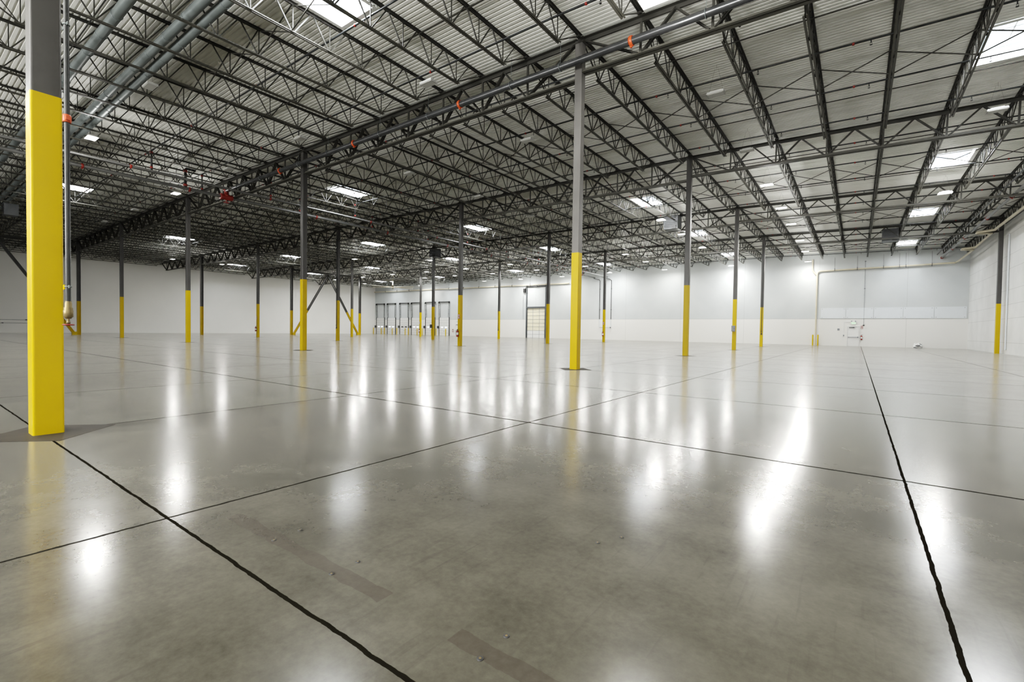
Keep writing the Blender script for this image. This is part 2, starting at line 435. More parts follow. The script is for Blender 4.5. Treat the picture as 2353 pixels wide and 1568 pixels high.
# ------------------------------------------------------------------ open-web joists
def chord(mb, p, q, leg, th, gap, top):
    """double angle: two L sections back to back with a slot between"""
    p = Vector(p); q = Vector(q); d = (q-p).normalized(); side = d.cross(Vector((0,0,1))).normalized(); up = side.cross(d)
    zc = -1 if top else 1
    for s in (-1, 1):
        o = side*(s*(gap/2+leg/2)); mb.quadbox((p+q)/2+o+up*(zc*th/2), (q-p)/2, side*(leg/2), up*(th/2))
        o = side*(s*(gap/2+th/2)); mb.quadbox((p+q)/2+o+up*(zc*leg/2), (q-p)/2, side*(th/2), up*(leg/2))
JD = .84
def joist_meshes(L, panel=1.155):
    top = MB(); chord(top, (0, .02, 0), (0, L-.02, 0), .062, .008, .03, True)
    for yy in (.10, L-.10): top.box((0, yy, -.085), (.11, .2, .05))
    n = int(round((L-2.5)/panel)); a = (L-n*panel)/2
    bot = MB(); chord(bot, (0, a-.12, -JD), (0, L-a+.12, -JD), .052, .008, .03, False)
    web = MB(); w, h = .030, .034
    zt, zb = -.03, -JD+.03
    nodes = [a + panel*k for k in range(n+1)]
    web.bar((0, .12, zt-.04), (0, nodes[0], zb), .034, .034); web.bar((0, L-.12, zt-.04), (0, nodes[-1], zb), .034, .034)
    for k, y in enumerate(nodes):
        web.bar((0, y, zt), (0, y, zb), .022, .026, up=(0,1,0))
        if k < n:
            web.bar((0, y+.03, zb), (0, y+panel/2-.03, zt), w, h); web.bar((0, y+panel/2+.03, zt), (0, y+panel-.03, zb), w, h)
    web.bar((0, (nodes[0])*.55, zt), (0, nodes[0]-.03, zb), .022, .024); web.bar((0, L-nodes[0]*.55, zt), (0, L-nodes[0]+.03, zb), .022, .024)
    return top.mesh('top_chord', M['steel_dark']), bot.mesh('bottom_chord', M['steel']), web.mesh('web', M['web'])
BAYS = list(zip(YS, YS[1:]+[YF]))
jm = {}
for bi, (y0, y1) in enumerate(BAYS):
    L = y1-y0
    key = round(L, 2)
    if key not in jm: jm[key] = joist_meshes(L)
    for k, x in enumerate(JX):
        if bi == 0 and x > 5: continue                     # above and behind the frame
        t = thing('roof_joist', f'dark open-web roof joist, {ordn(k+1)} from the right wall, {BAYN[bi]} bay from the far wall', 'joist',
                  (x, y0, ROOF-.004+slope(x)), 'open-web roof joists')
        for nm, me in zip(('top_chord','bottom_chord','web'), jm[key]): put(nm, me, t)

# crossed bridging bars at mid span, one thing per pair of joists
for bi, (y0, y1) in enumerate(BAYS):
    ym = (y0+y1)/2
    for k in range(len(JX)-1):
        xa, xb = JX[k], JX[k+1]
        if bi == 0 and xa > 5: continue
        w = xa-xb; zt = ROOF+slope((xa+xb)/2)-.07; zb = zt-JD+.12
        mb = MB()
        mb.bar((xa-w+.02-xa, .03, zt), (-.02, .03, zb), .028, .028); mb.bar((-w+.02, -.03, zb), (-.02, -.03, zt), .028, .028)
        o = mb.build('cross_brace', M['web'], None, loc=(xa, ym, 0))
        tag(o, f'crossed bridging bars after {ordn(k+1)} joist from right wall, {BAYN[bi]} bay from far wall', 'brace', 'crossed bridging between joists')
# horizontal bridging angles running across all joists
for bi, (y0, y1) in enumerate(BAYS):
    L = y1-y0
    for q, fr in ((1, .235), (2, .745)):
        y = y0+L*fr; x1 = 4.5 if bi == 0 else XR
        mb = MB()
        mb.bar((XL, y, ROOF-.075), (0, y, ROOF-.075), .03, .03); 
        if x1 > 0: mb.bar((0, y, ROOF-.075), (x1, y, ROOF-.075+slope(x1)), .03, .03)
        o = mb.build('bridging_bar', M['web'])
        tag(o, f'long thin bridging bar under the roof deck, {"nearer" if q==1 else "farther"} line in {BAYN[bi]} bay from far wall', 'brace', 'long bridging bars')

# ------------------------------------------------------------------ joist girders along the column rows
def girder_parts(W, n, D, end_cut=False):
    top = MB(); chord(top, (.06, 0, 0), (W-.06, 0, 0), .125, .014, .035, True)
    bot = MB(); a = 0.14
    b0, b1 = a, W-a
    if end_cut: b0, b1 = 1.7, W-a
    chord(bot, (b0, 0, -D), (b1, 0, -D), .115, .014, .035, False)
    s = W/n; diags = []; verts = []
    zt, zb = -.07, -D+.07
    for k in range(1, n):
        x = s*k
        l = .16 if k == 1 else x-s/2
        r = W-.16 if k == n-1 else x+s/2
        if end_cut and k == 1: l = .2
        diags.append(((l, 0, zt), (x-.06, 0, zb))); diags.append(((r, 0, zt), (x+.06, 0, zb)))
        verts.append(((x, 0, zt), (x, 0, zb)))
    return top.mesh('top_chord', M['steel_dark']), bot.mesh('bottom_chord', M['steel']), diags, verts
def girder(x0, x1, y, n, D, label, rot=None, cut=False, group='roof girders'):
    W = x1-x0
    key = (round(W,2), n, D, cut)
    if key not in gm:
        tm, bm, dg, vt = girder_parts(W, n, D, cut)
        dms = []
        for p, q in dg:
            mb = MB()
            for s in (-1, 1): mb.bar((p[0], s*.042, p[2]), (q[0], s*.042, q[2]), .012, .075, up=(0,1,0)); mb.bar((p[0], s*.058, p[2]), (q[0], s*.058, q[2]), .045, .012, up=(0,1,0))
            dms.append(mb.mesh('web_diagonal', M['web']))
        vms = []
        for p, q in vt: vms.append(MB().bar(p, q, .05, .06, up=(1,0,0)).mesh('web_vertical', M['web']))
        gm[key] = (tm, bm, dms, vms)
    tm, bm, dms, vms = gm[key]
    t = thing('roof_girder', label, 'girder', (x0, y, GT + (0 if rot is None else 0)), group, rot)
    put('top_chord', tm, t); put('bottom_chord', bm, t)
    for m_ in dms: put('web_diagonal', m_, t)
    for m_ in vms: put('web_vertical', m_, t)
    return t
gm = {}
ROWN = {1:'front', 2:'second', 3:'third', 4:'rear'}
for j in (1, 2, 3, 4):
    y = YS[j]
    for i in range(len(XS)):
        x1 = XS[i]; x0 = XS[i+1] if i+1 < len(XS) else XL
        nm = f'dark trussed girder, {ordn(i+1)} span from the right wall on the {ROWN[j]} column row'
        if i == 0: girder(0.0, XR-.1, y, 8, 1.06, nm, rot=(0, math.atan(.02), 0))
        elif i == 5: girder(x0, x1, y, 7, 1.22, nm, cut=True)
        else: girder(x0, x1, y, 8, 1.24, nm)

# ------------------------------------------------------------------ columns
def rounded_prism(mb, w, z0, z1, r=.022, seg=3):
    h = w/2; pts = []
    seg = 4
    for cx, cy, a0 in ((h-r, h-r, 0), (-(h-r), h-r, PI/2), (-(h-r), -(h-r), PI), (h-r, -(h-r), 1.5*PI)):
        for k in range(seg+1):
            a = a0 + PI/2*k/seg; pts.append((cx+r*math.cos(a), cy+r*math.sin(a)))
    n = len(pts); b = len(mb.v)
    mb.v += [(x, y, z0) for x, y in pts] + [(x, y, z1) for x, y in pts]
    for k in range(n):
        k2 = (k+1) % n; mb.f.append((b+k, b+k2, b+n+k2, b+n+k)); mb.sm.append(False); mb.mi.append(0)
    mb.f.append(tuple(b+n+k for k in range(n))); mb.sm.append(False); mb.mi.append(0)
    return mb
def h_section(mb, z0, z1, d=.30, bf=.30, t=.02, along='y'):
    """rolled H column: flanges face +-x, web along x"""
    if along == 'y':
        for s in (-1, 1): mb.box((0, s*(d/2-t/2), (z0+z1)/2), (bf, t, z1-z0))
        mb.box((0, 0, (z0+z1)/2), (t, d-2*t, z1-z0))
    else:
        for s in (-1, 1): mb.box((s*(d/2-t/2), 0, (z0+z1)/2), (t, bf, z1-z0))
        mb.box((0, 0, (z0+z1)/2), (d-2*t, t, z1-z0))
    return mb
CW = .247; YT = 3.66
me_shaft = rounded_prism(MB(), CW, YT, GT-.12).mesh('shaft', M['col_grey'])
me_shaft_lit = rounded_prism(MB(), CW, YT, GT-.12).mesh('shaft', M['col_grey_lit'])  # lit copy of the grey shaft, light put into its colour
me_yel = rounded_prism(MB(), CW+.006, 0, YT).mesh('yellow_base', M['yellow'])
me_cap = MB().box((0, 0, GT-.125), (.36, .30, .03)).box((0, 0, GT-.04), (.30, .14, .16)).mesh('cap_plate', M['steel_dark'])
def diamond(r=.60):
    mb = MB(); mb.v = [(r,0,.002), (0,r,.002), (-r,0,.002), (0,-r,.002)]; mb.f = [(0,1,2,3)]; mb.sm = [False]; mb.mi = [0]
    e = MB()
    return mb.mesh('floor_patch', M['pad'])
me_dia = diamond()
me_hs = h_section(MB(), YT, GT-.12).mesh('shaft', M['col_grey'])
me_hy = h_section(MB(), 0, YT, .306, .306, .024).mesh('yellow_base', M['yellow'])
me_gus = MB().box((0, 0, .18), (.34, .40, .36)).mesh('base_block', M['yellow'])
ROWC = {0:'near row', 1:'front girder row', 2:'second girder row', 3:'third girder row', 4:'rear girder row'}
def column(i, j):
    x, y = XS[i], YS[j]
    if (i, j) == (1, 0): lab = 'nearest square steel column with tall yellow base, standpipe at its side'
    elif i == 0: lab = 'steel column with yellow base standing against the right wall'
    elif i == 5: lab = f'grey H-section braced column with yellow base, leftmost in the {ROWC[j]}'
    else: lab = f'square grey column with yellow base, {ordn(i)} from the right in the {ROWC[j]}'
    t = thing('steel_column', lab, 'column', (x, y, 0), 'steel building columns')
    if i == 5:
        put('shaft', me_hs, t); put('yellow_base', me_hy, t)
    else:
        put('shaft', me_shaft_lit if (i, j) == (1, 1) else me_shaft, t); put('yellow_base', me_yel, t)
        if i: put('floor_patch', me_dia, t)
    put('cap_plate', me_cap, t)
    return t
for j in (1, 2, 3, 4):
    for i in range(1, 6): column(i, j)
column(1, 0); column(0, 4)

# chevron braces on the leftmost column line
def brace(y_col, y_apex, lab):
    s = 1 if y_apex > y_col else -1
    p = Vector((0, s*.42, .22)); q = Vector((0, y_apex-y_col-s*.10, 9.35)); d = q-p
    t = thing('diagonal_brace', lab, 'brace', (XS[5], y_col, 0), 'chevron braces')
    f = (YT+.1-p.z)/d.z; mid = p+d*f
    def hbar(a, b):
        mb = MB(); dd = (b-a).normalized(); nrm = dd.cross(Vector((1,0,0))).normalized()
        for k in (-1, 1): mb.quadbox((a+b)/2 + nrm*(k*.115), (b-a)/2, Vector((.125,0,0)), nrm*.012)
        mb.quadbox((a+b)/2, (b-a)/2, Vector((.012,0,0)), nrm*.11); return mb
    hbar(p, mid).build('yellow_end', M['yellow'], t); hbar(mid, q).build('grey_end', M['col_grey'], t)
    MB().box((0, s*.37, .17), (.30, .42, .34)).build('base_block', M['yellow'], t)
    MB().box((0, y_apex-y_col-s*.22, 9.45), (.04, .6, .5)).build('gusset_plate', M['steel_dark'], t)
brace(YS[1], (YS[0]+YS[1])/2, 'yellow and grey brace leaning left behind the nearest column')
brace(YS[3], (YS[3]+YS[4])/2, 'left diagonal brace of the A-shaped pair, yellow foot')
brace(YS[4], (YS[3]+YS[4])/2, 'right diagonal brace of the A-shaped pair, yellow foot')
for ya, yb, lb in ((YS[0], YS[1], 'behind the nearest column'), (YS[3], YS[4], 'above the A-shaped brace pair')):
    o = h_section(MB(), 0, yb-ya-.3, .3, .2, .018).build('brace_beam', M['steel_dark'], None, loc=(XS[5], ya+.15, 9.75), rot=(-PI/2, 0, 0))
    tag(o, f'dark horizontal strut beam at roof level {lb}', 'beam')

# ------------------------------------------------------------------ high bay lights
LIT = [(-19.73,-7.49), (-26.6,-2.14), (-60.43,8.53), (-60.21,13.95), (-40.56,20.34), (-56.23,32.87), (-64.05,33.01), (-49.05,32.87), (-65.34,39.86), (-57.59,39.68),
 (-42.1,33.19), (-41.9,38.77), (-34.9,33.52), (-48.2,38.6), (-58.97,47.4), (-33.46,25.74), (-35.13,39.44), (-42.8,46.81), (-27.34,33.14), (-35.83,47.4), (-27.5,39.3), (-28.31,47.4),
 (-20.16,39.12), (-12.45,33.21), (-12.54,39.3), (-20.34,46.61), (-12.97,47.08), (-4.37,20.41), (-4.58,26.08), (-4.82,33.33), (-5.16,47.5), (3.06,15.31), (3.09,20.99), (3.11,26.34),
 (3.04,33.67), (2.93,40.05), (2.63,47.6), (10.84,21.59), (3.01,-1.95)]
UNLIT = [(-12.28,-7.53), (-12.26,-2.24), (-4.38,-2.26), (-4.32,3.39), (3.16,3.64), (10.87,9.96), (3.08,9.57), (-19.15,-2.24), (-11.8,3.42), (-11.54,8.68), (-11.64,14.49), (-25.28,2.76), (-33.06,3.2), (10.05,36.95), (14.5,36.95), (-33.99,-2.2), (-40.85,-2.32)]
ZL = 9.22
hous = MB().box((0, 0, .07), (.52, .30, .06)).box((0, 0, .115), (.34, .20, .05))
for s in (-1, 1): hous.box((s*.26, 0, .045), (.015, .31, .05))
me_h = hous.mesh('housing', M['lamp_body'])
me_on = MB().box((0, 0, .026), (.60, .36, .018)).mesh('diffuser', M['lit'])
me_off = MB().box((0, 0, .028), (.48, .27, .016)).mesh('diffuser', M['unlit'])
hm = MB()
for s in (-1, 1): hm.tube((s*.22, 0, .14), (s*.05, 0, .9), .0022, 6)
hm.tube((0, 0, .88), (0, 0, 1.02), .003, 6)
me_hang = hm.mesh('hanger', M['web'])
lamp = bpy.data.lights.new('led_lamp', 'AREA'); lamp.shape = 'RECTANGLE'; lamp.size = .9; lamp.size_y = .6; lamp.energy = 190; lamp.specular_factor = .03; lamp.color = (1.0, .985, .94)
glow = bpy.data.lights.new('led_side_glow', 'POINT'); glow.energy = 85; glow.shadow_soft_size = .3; glow.specular_factor = .0; glow.color = (1.0, .985, .94)
def row_name(y):
    for lim, nm in ((45,'first'), (36.5,'second'), (30,'third'), (23.5,'fourth'), (17.5,'fifth'), (12.5,'sixth'), (6.5,'seventh'), (0,'eighth'), (-4.5,'ninth'), (-50,'tenth')):
        if y >= lim: return nm
cnt = {}
for (x, y, on) in sorted([(x, y, True) for x, y in LIT] + [(x, y, False) for x, y in UNLIT], key=lambda p: (-p[0])):
    r = row_name(y); k = (r, on); cnt[k] = cnt.get(k, 0)+1
    lab = f'{"lit" if on else "switched-off"} white high-bay light, {ordn(cnt[k])} from right in {r} lamp row from far wall'
    t = thing('high_bay_light', lab, 'light', (x, y, ZL+slope(x)), 'high-bay lights')
    put('housing', me_h, t); put('diffuser', me_on if on else me_off, t); put('hanger', me_hang, t)
    if on:
        l = bpy.data.objects.new('led_lamp', lamp); C.objects.link(l); l.parent = t; l.location = (0, 0, -.03)
        l = bpy.data.objects.new('led_side_glow', glow); C.objects.link(l); l.parent = t; l.location = (0, 0, -.40)
# unseen lamps without fixtures, added behind the camera to light the near hall
for x in (10.9, 3.1, -4.4, -12.2, -26.8, -41.5):
    for y in (-19.5, -31.0):
        l = bpy.data.objects.new('led_lamp', lamp); C.objects.link(l); l.location = (x, y, 8.95)

# added fill lights, unseen behind the camera, aimed up to brighten the roof
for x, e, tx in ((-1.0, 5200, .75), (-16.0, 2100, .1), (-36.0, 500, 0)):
    al = bpy.data.lights.new('added_roof_fill', 'AREA'); al.shape = 'RECTANGLE'; al.size = 12 if x < -5 else 2; al.size_y = 5; al.energy = e; al.color = (1, .99, .96)
    ao = bpy.data.objects.new('added_roof_fill', al); C.objects.link(ao); ao.location = (x, -25.0, 5.2)
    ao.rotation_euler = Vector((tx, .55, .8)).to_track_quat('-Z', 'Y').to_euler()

# ------------------------------------------------------------------ sprinkler system
def head_mesh():
    mb = MB(); mb.tube((0,0,-.02), (0,0,-.10), .014, 8)
    mb.bar((-.022,0,-.10), (-.022,0,-.155), .007, .007, up=(0,1,0)); mb.bar((.022,0,-.10), (.022,0,-.155), .007, .007, up=(0,1,0))
    mb.bar((-.026,0,-.10), (.026,0,-.10), .010, .010); mb.lathe((0,0,-.168), [(.001,.012), (.034,.012), (.036,.006), (.034,0), (.001,0)], 10)
    return mb.mesh('sprinkler_head', M['pipe'])
me_head = head_mesh()
me_coup = MB().lathe((0,0,0), [(.001,-.03), (.038,-.03), (.043,-.018), (.043,.018), (.038,.03), (.001,.03)], 12, 'x').mesh('coupling', M['red'])
ln = 0
for bi, (y0, y1) in enumerate(BAYS):
    L = y1-y0; nb = 5 if bi == 4 else 4
    for q in range(nb):
        y = y0+L*(q+.43)/nb + (-.05)
        x1 = 3.5 if bi == 0 else 15.2
        if bi == 0 and q < 2: continue
        z = ROOF-.40
        t = thing('sprinkler_line', f'thin dark sprinkler branch pipe, {ordn(nb-q)} line of the {BAYN[bi]} bay from far wall', 'pipe', (0, y, z), 'sprinkler branch pipes')
        mb = MB(); mb.ring_tube([(XL+.6, 0, 0), (0, 0, 0), (x1, 0, slope(x1))], .030, 8); mb.build('pipe', M['pipe'], t)
        x = 13.2 if bi else 1.53
        k = 0
        while x > (-42 if bi < 3 else -24):
            put('sprinkler_head', me_head, t, loc=(x, 0, slope(x)))
            if k % 2 == 0: put('coupling', me_coup, t, loc=(x-.42, 0, slope(x)))
            x -= 2.96; k += 1

def pipe_run(name, label, pts, r, mat, couplings=(), cmat='orange', hangers=(), htop=ROOF-.1, group=None, hmat='galv'):
    pts = [Vector(p) for p in pts]
    o = thing(name, label, 'pipe', tuple(pts[0]), group)
    MB().ring_tube([p-pts[0] for p in pts], r, 14).build('pipe', M[mat], o)
    ax = 'x' if abs((pts[-1]-pts[0]).x) > abs((pts[-1]-pts[0]).y) else 'y'
    for c in couplings:
        c = Vector(c)-pts[0]
        MB().lathe(c, [(r*.98,-.05), (r*1.22,-.05), (r*1.32,-.02), (r*1.32,.02), (r*1.22,.05), (r*.98,.05)], 14, ax).box(c+Vector((0,0,-r*1.4)), (.05,.05,.06)).build('coupling', M[cmat], o)
    for c in hangers:
        c = Vector(c)-pts[0]
        mb = MB(); mb.torus(c, r*1.12, .010, ax, 18, 5); mb.tube(c+Vector((0,0,r*1.1)), (c.x, c.y, htop-pts[0].z), .006, 6)
        mb.build('hanger', M[hmat], o)
    return o
ZP = 9.375
pipe_run('sprinkler_main', 'large dark steel pipe with orange couplings beside the front girder', [(15.2,-.45,ZP), (-23.75,-.45,ZP)], .108, 'main_pipe',
         [(x,-.45,ZP) for x in (8.2,1.85,-4.66,-11.0,-17.4)], 'orange', [(x,-.45,ZP) for x in (7,3.85,-.45,-2.35,-6.3,-9.2,-13,-15.6,-19.5,-22.2)])
pipe_run('sprinkler_feed', 'slimmer of two parallel pipes hung along the joists', [(-21.75,-13,8.98), (-21.75,49.0,8.98)], .062, 'pipe_light',
         [(-21.75,y,8.98) for y in (-5.6,1.2,8.5,15.2,21.8,28.4,35,41.6)], 'red', [(-21.75,y,8.98) for y in (-8,-3,3.4,10.2,17.2,24.4,31,38,45)])
pipe_run('sprinkler_feed', 'thicker of two parallel pipes hung along the joists', [(-23.75,-13,8.98), (-23.75,49.0,8.98)], .090, 'pipe_light',
         [(-23.75,y,8.98) for y in (-7,-2.4,5.4,11.6,18.5,25,31.6,38.3,44.9)], 'red', [(-23.75,y,8.98) for y in (-5,.8,7.4,13.7,20.6,27.6,34.2,41)])
# risers from the two feeds up to the branch pipes
k = 0
for bi, (y0, y1) in enumerate(BAYS):
    L = y1-y0; nb = 5 if bi == 4 else 4
    for q in range(nb):
        if bi == 0 and q < 2: continue
        y = y0+L*(q+.43)/nb - .05; x = (-21.75, -23.75)[k % 2]; k += 1
        t = thing('riser_pipe', f'short dark riser on the {"slim" if x>-22 else "thick"} feed pipe, {ordn(nb-q)} in {BAYN[bi]} bay from far wall', 'pipe', (x, y, 8.98), 'sprinkler risers')
        MB().ring_tube([(0,0,.05), (0,0,.96), (.05,0,1.02), (.35,0,1.02)], .042, 10).build('pipe', M['pipe'], t)
        for zc in (.13, .88): MB().lathe((0,0,zc), [(.044,0), (.062,0), (.062,.095), (.044,.095)], 10).build('coupling', M['red'], t)
# red valve cluster where front main meets the feeds
t = thing('control_valve', 'bright red valve cluster where the ceiling pipes cross', 'valve', (-23.75,-.45,8.98))
MB().lathe((0,-.35,0), [(.001,0), (.16,0), (.19,.05), (.17,.15), (.17,.55), (.19,.65), (.16,.7), (.001,.7)], 16, 'y').build('valve_body', M['red'], t)
MB().lathe((0,0,.05), [(.15,0), (.19,.03), (.19,.10), (.13,.14), (.13,.30), (.17,.33), (.17,.42), (.001,.42)], 16).build('neck', M['red'], t)
MB().tube((0,0,-.1), (0,0,-.32), .03, 8).torus((0,0,-.32), .13, .018, 'z').bar((-.13,0,-.32), (.13,0,-.32), .02, .02).build('handwheel', M['red'], t)
t = thing('riser_pipe', 'tall dark riser beside the red ceiling valve, reaching the joists', 'pipe', (-23.75,-2.6,8.98))
MB().ring_tube([(0,0,0), (0,0,1.05), (0,.06,1.12), (0,.5,1.12)], .07, 12).build('pipe', M['pipe'], t)
for zc in (.12, .9): MB().lathe((0,0,zc), [(.07,0), (.1,0), (.1,.13), (.07,.13)], 12).build('coupling', M['red'], t)
# pipes along the right wall
pipe_run('sprinkler_main', 'pale steel pipe with red couplings hung near the right wall', [(13.95,-2,9.1), (13.95,24,9.1), (13.72,49.3,8.98)], .085, 'pipe_light',
         [(13.94,24.6,9.09), (13.9,30.5,9.07), (13.82,38,9.03), (13.78,43.5,9.0)], 'red', [(13.92,27.5,9.08), (13.86,34,9.05), (13.8,41,9.02)])
pipe_run('sprinkler_feed', 'slim dark pipe beside the pale pipe near right wall', [(13.5,10,9.35), (13.35,49.2,9.3)], .045, 'pipe', (), 'red', [(13.46,20,9.34), (13.42,32,9.32), (13.38,42,9.31)])
tt = thing('end_cap', 'red cap on the end of the pale pipe at the far wall', 'fitting', (13.72,49.33,8.98))
MB().lathe((0,0,0), [(.001,-.12), (.12,-.12), (.13,.0), (.12,.12), (.001,.12)], 14, 'y').build('cap', M['red'], tt)

# standpipe on the nearest column
t = thing('standpipe', 'dark vertical pipe with brass valve and red handwheel beside nearest column', 'pipe', (.392, -11.90, 0)); t.scale = (.66, .66, 1)
MB().tube((0,0,1.43), (0,0,9.9), .036, 16).build('pipe', M['pipe'], t)
br = MB(); br.lathe((0,0,1.26), [(.001,0), (.034,0), (.045,.012), (.062,.02), (.064,.085), (.058,.09), (.058,.11), (.046,.125), (.046,.165), (.040,.175), (.040,.185), (.001,.185)], 18)
vb = br.build('valve_body', M['brass'], t)
MB().tube((0,0,1.19), (0,0,1.27), .018, 12).lathe((0,0,1.205), [(.001,0), (.026,0), (.026,.02), (.018,.03)], 12).build('valve_stem', M['brass'], t)
hw = MB(); hw.torus((0,0,1.195), .068, .008, 'z', 22, 6)
for a in range(3): hw.bar((.066*math.cos(a*PI/3), .066*math.sin(a*PI/3), 1.195), (-.066*math.cos(a*PI/3), -.066*math.sin(a*PI/3), 1.195), .012, .008)
hw.lathe((0,0,1.183), [(.001,0), (.018,0), (.018,.024), (.001,.024)], 12).build('handwheel', M['red'], t)
for zc in (1.60, 4.35):
    MB().torus((0,0,zc), .041, .008, 'z', 18, 5).box((.062,0,zc), (.055,.012,.03)).bar((.05,.0,zc), (-.2,-.01,zc), .014, .03).build('pipe_clamp', M['galv'], t)
MB().lathe((0,0,3.33), [(.036,0), (.052,0), (.056,.02), (.056,.06), (.052,.08), (.036,.08)], 14).box((.06,0,3.37), (.04,.05,.04)).box((-.06,0,3.37), (.04,.05,.04)).build('coupling', M['orange'], t)
MB().box((-.16,0,1.60), (.10,.05,.05)).build('clamp_bracket', M['yellow'], t)

# ------------------------------------------------------------------ round galvanised ducts (upper left)
def duct(y, z, x0, x1, r, lab):
    o = thing('air_duct', lab, 'duct', (x0, y, z), 'galvanised ducts')
    MB().tube((0,0,0), (x1-x0,0,0), r, 20).build('duct_tube', M['galv'], o)
    x = .8
    mb = MB()
    while x < x1-x0:
        mb.torus((x,0,0), r*1.02, .010, 'x', 20, 5); x += 1.52
    mb.build('seam_ring', M['galv'], o)
duct(-7.78, 9.97, -70, -6.0, .13, 'round galvanised duct, farther-left of the touching pair under the roof')
duct(-7.40, 9.97, -70, -6.0, .13, 'round galvanised duct, nearer-right of the touching pair under the roof')
duct(-8.98, 9.97, -70, -7.6, .14, 'single round galvanised duct crossing joists above the nearest column')

# ------------------------------------------------------------------ unit heaters
def heater(x, y, z, s, lab):
    t = thing('unit_heater', lab, 'heater', (x, y, z), 'hanging unit heaters')
    MB().box((0,0,0), (1.05*s,.9*s,.95*s)).box((0,0,.49*s), (1.10*s,.95*s,.05)).build('cabinet', M['dark_box'], t)
    g = MB()
    for k in range(7): g.bar((-.45*s,-.47*s,(-.36+.12*k)*s), (.45*s,-.47*s,(-.36+.12*k)*s), .04, .02)
    g.build('louvre', M['black'], t)
    MB().box((.25*s,-.48*s,-.36*s), (.3*s,.06,.22*s)).build('control_box', M['black'], t)
    h = MB()
    for sx in (-1,1):
        for sy in (-1,1): h.tube((sx*.45*s, sy*.38*s, .45*s), (sx*.45*s, sy*.38*s, ROOF-.1-z), .008, 6)
    h.build('hanger', M['web'], t)
heater(-4.3, 22.75, 9.45, 1.0, 'dark box heater hung under the roof left of a column')
heater(9.15, 36.6, 9.45, 1.0, 'dark box heater hung under the roof nearest right wall')
heater(-30.15, 23.2, 9.45, .9, 'small dark box heater hung at a column top, farthest left')
heater(-41, -7.4, 9.1, .8, 'dark box heater hung under the roof left of the nearest column')

# ------------------------------------------------------------------ big ceiling fan
t = thing('ceiling_fan', 'large slow ceiling fan with long pale blades by the dock doors', 'fan', (-57.6, 39.95, 8.32))
MB().tube((0,0,.2), (0,0,ROOF-8.35), .06, 10).box((0,0,ROOF-8.35), (.4,.4,.04)).build('down_rod', M['cream'], t)
MB().lathe((0,0,-.10), [(.001,0), (.14,0), (.17,.05), (.17,.14), (.12,.2), (.08,.4), (.001,.4)], 18).build('motor', M['cream'], t); MB().lathe((0,0,.24), [(.001,0), (.13,0), (.13,.12), (.001,.12)], 14).build('motor_collar', M['yellow'], t)
for k in range(6):
    a = k*PI/3+.35; d = Vector((math.cos(a), math.sin(a), 0))
    MB().bar(d*.25, d*3.9, .30, .06, up=(-math.sin(a)*.12, math.cos(a)*.12, 1)).build('blade', M['cream'], t)

# ------------------------------------------------------------------ far wall: dock doors
def bollard(x, y, h, lab, r=.085):
    t = thing('bollard', lab, 'bollard', (x, y, 0), 'yellow bollards')
    MB().lathe((0,0,0), [(r,0), (r,h-.06), (r*.8,h-.02), (r*.4,h), (.001,h)], 14).build('post', M['yellow'], t)
    MB().lathe((0,0,0), [(r*1.7,0), (r*1.7,.012), (r,.014)], 14).build('foot_plate', M['yellow'], t)
docks = [(-74.62,-71.85), (-71.07,-68.36), (-67.2,-64.47), (-63.75,-61.0), (-59.78,-57.07), (-56.1,-53.35)]
DN = ['first','second','third','fourth','fifth','sixth']
for k, (x0, x1) in enumerate(docks):
    W = x1-x0; yw = YF
    t = thing(f'door_{k+1}', f'white sectional dock door, {DN[k]} from the left', 'door', ((x0+x1)/2, yw, 0)); struct(t)
    p = MB()
    hs = 3.30/7
    for q in range(7): p.box((0, -.05, hs*(q+.5)), (W-.30, .05, hs-.022))
    p.box((0, -.03, 1.65), (W-.32, .02, 3.28), 1)
    p.build('door_panel', [M['white_paint'], M['grey_box']], t)
    for s in (-1, 1):
        MB().box((s*.52, -.08, 1.52), (.62, .02, .22)).build('window', M['door_window'] if k != 2 else M['black'], t)
        tr = MB(); tr.box((s*(W/2-.08), -.07, 1.70), (.11, .12, 3.40))
        tr.bar((s*(W/2-.06), -.09, 3.38), (s*(W/2+.10), -.16, 6.25), .05, .06)
        tr.bar((s*(W/2-.34), -.06, 3.38), (s*(W/2-.22), -.10, 6.25), .045, .05)
        for zz in (4.0, 4.8, 5.6): tr.bar((s*(W/2-.02), -.1, zz), (s*(W/2-.30), -.08, zz), .03, .03)
        tr.build('track', M['black'], t)
    MB().tube((-W/2+.05, -.16, 6.15), (W/2-.05, -.16, 6.15), .06, 10).lathe((-W/2+.05,-.16,6.15), [(.001,0), (.17,0), (.17,.1), (.001,.1)], 14, 'x').lathe((W/2-.15,-.16,6.15), [(.001,0), (.17,0), (.17,.1), (.001,.1)], 14, 'x').box((0,-.07,6.32), (W+.1,.06,.06)).build('spring_shaft', M['black'], t)
    MB().box((0, -.10, .82), (.20, .03, .05)).box((0,-.10,2.15), (.05,.02,.05)).build('handle', M['black'], t)
    bollard(x0-.20, yw-.62, 1.30, f'yellow bollard with control box, at left of {DN[k]} dock door')
    bollard(x1-.42, yw-.62, 1.22, f'yellow bollard at right edge of {DN[k]} dock door')
    b = thing('dock_control', f'dark control box on the wall left of {DN[k]} dock door', 'control box', (x0-.22, yw-.10, 1.55), 'dock control boxes')
    MB().box((0,0,0), (.34,.2,.46)).box((0,-.1,.1), (.2,.02,.12)).build('enclosure', M['dark_box'], b)
    MB().lathe((.06,-.13,-.10), [(.001,0), (.03,0), (.03,.03)], 10, 'y').build('button', M['red'], b)

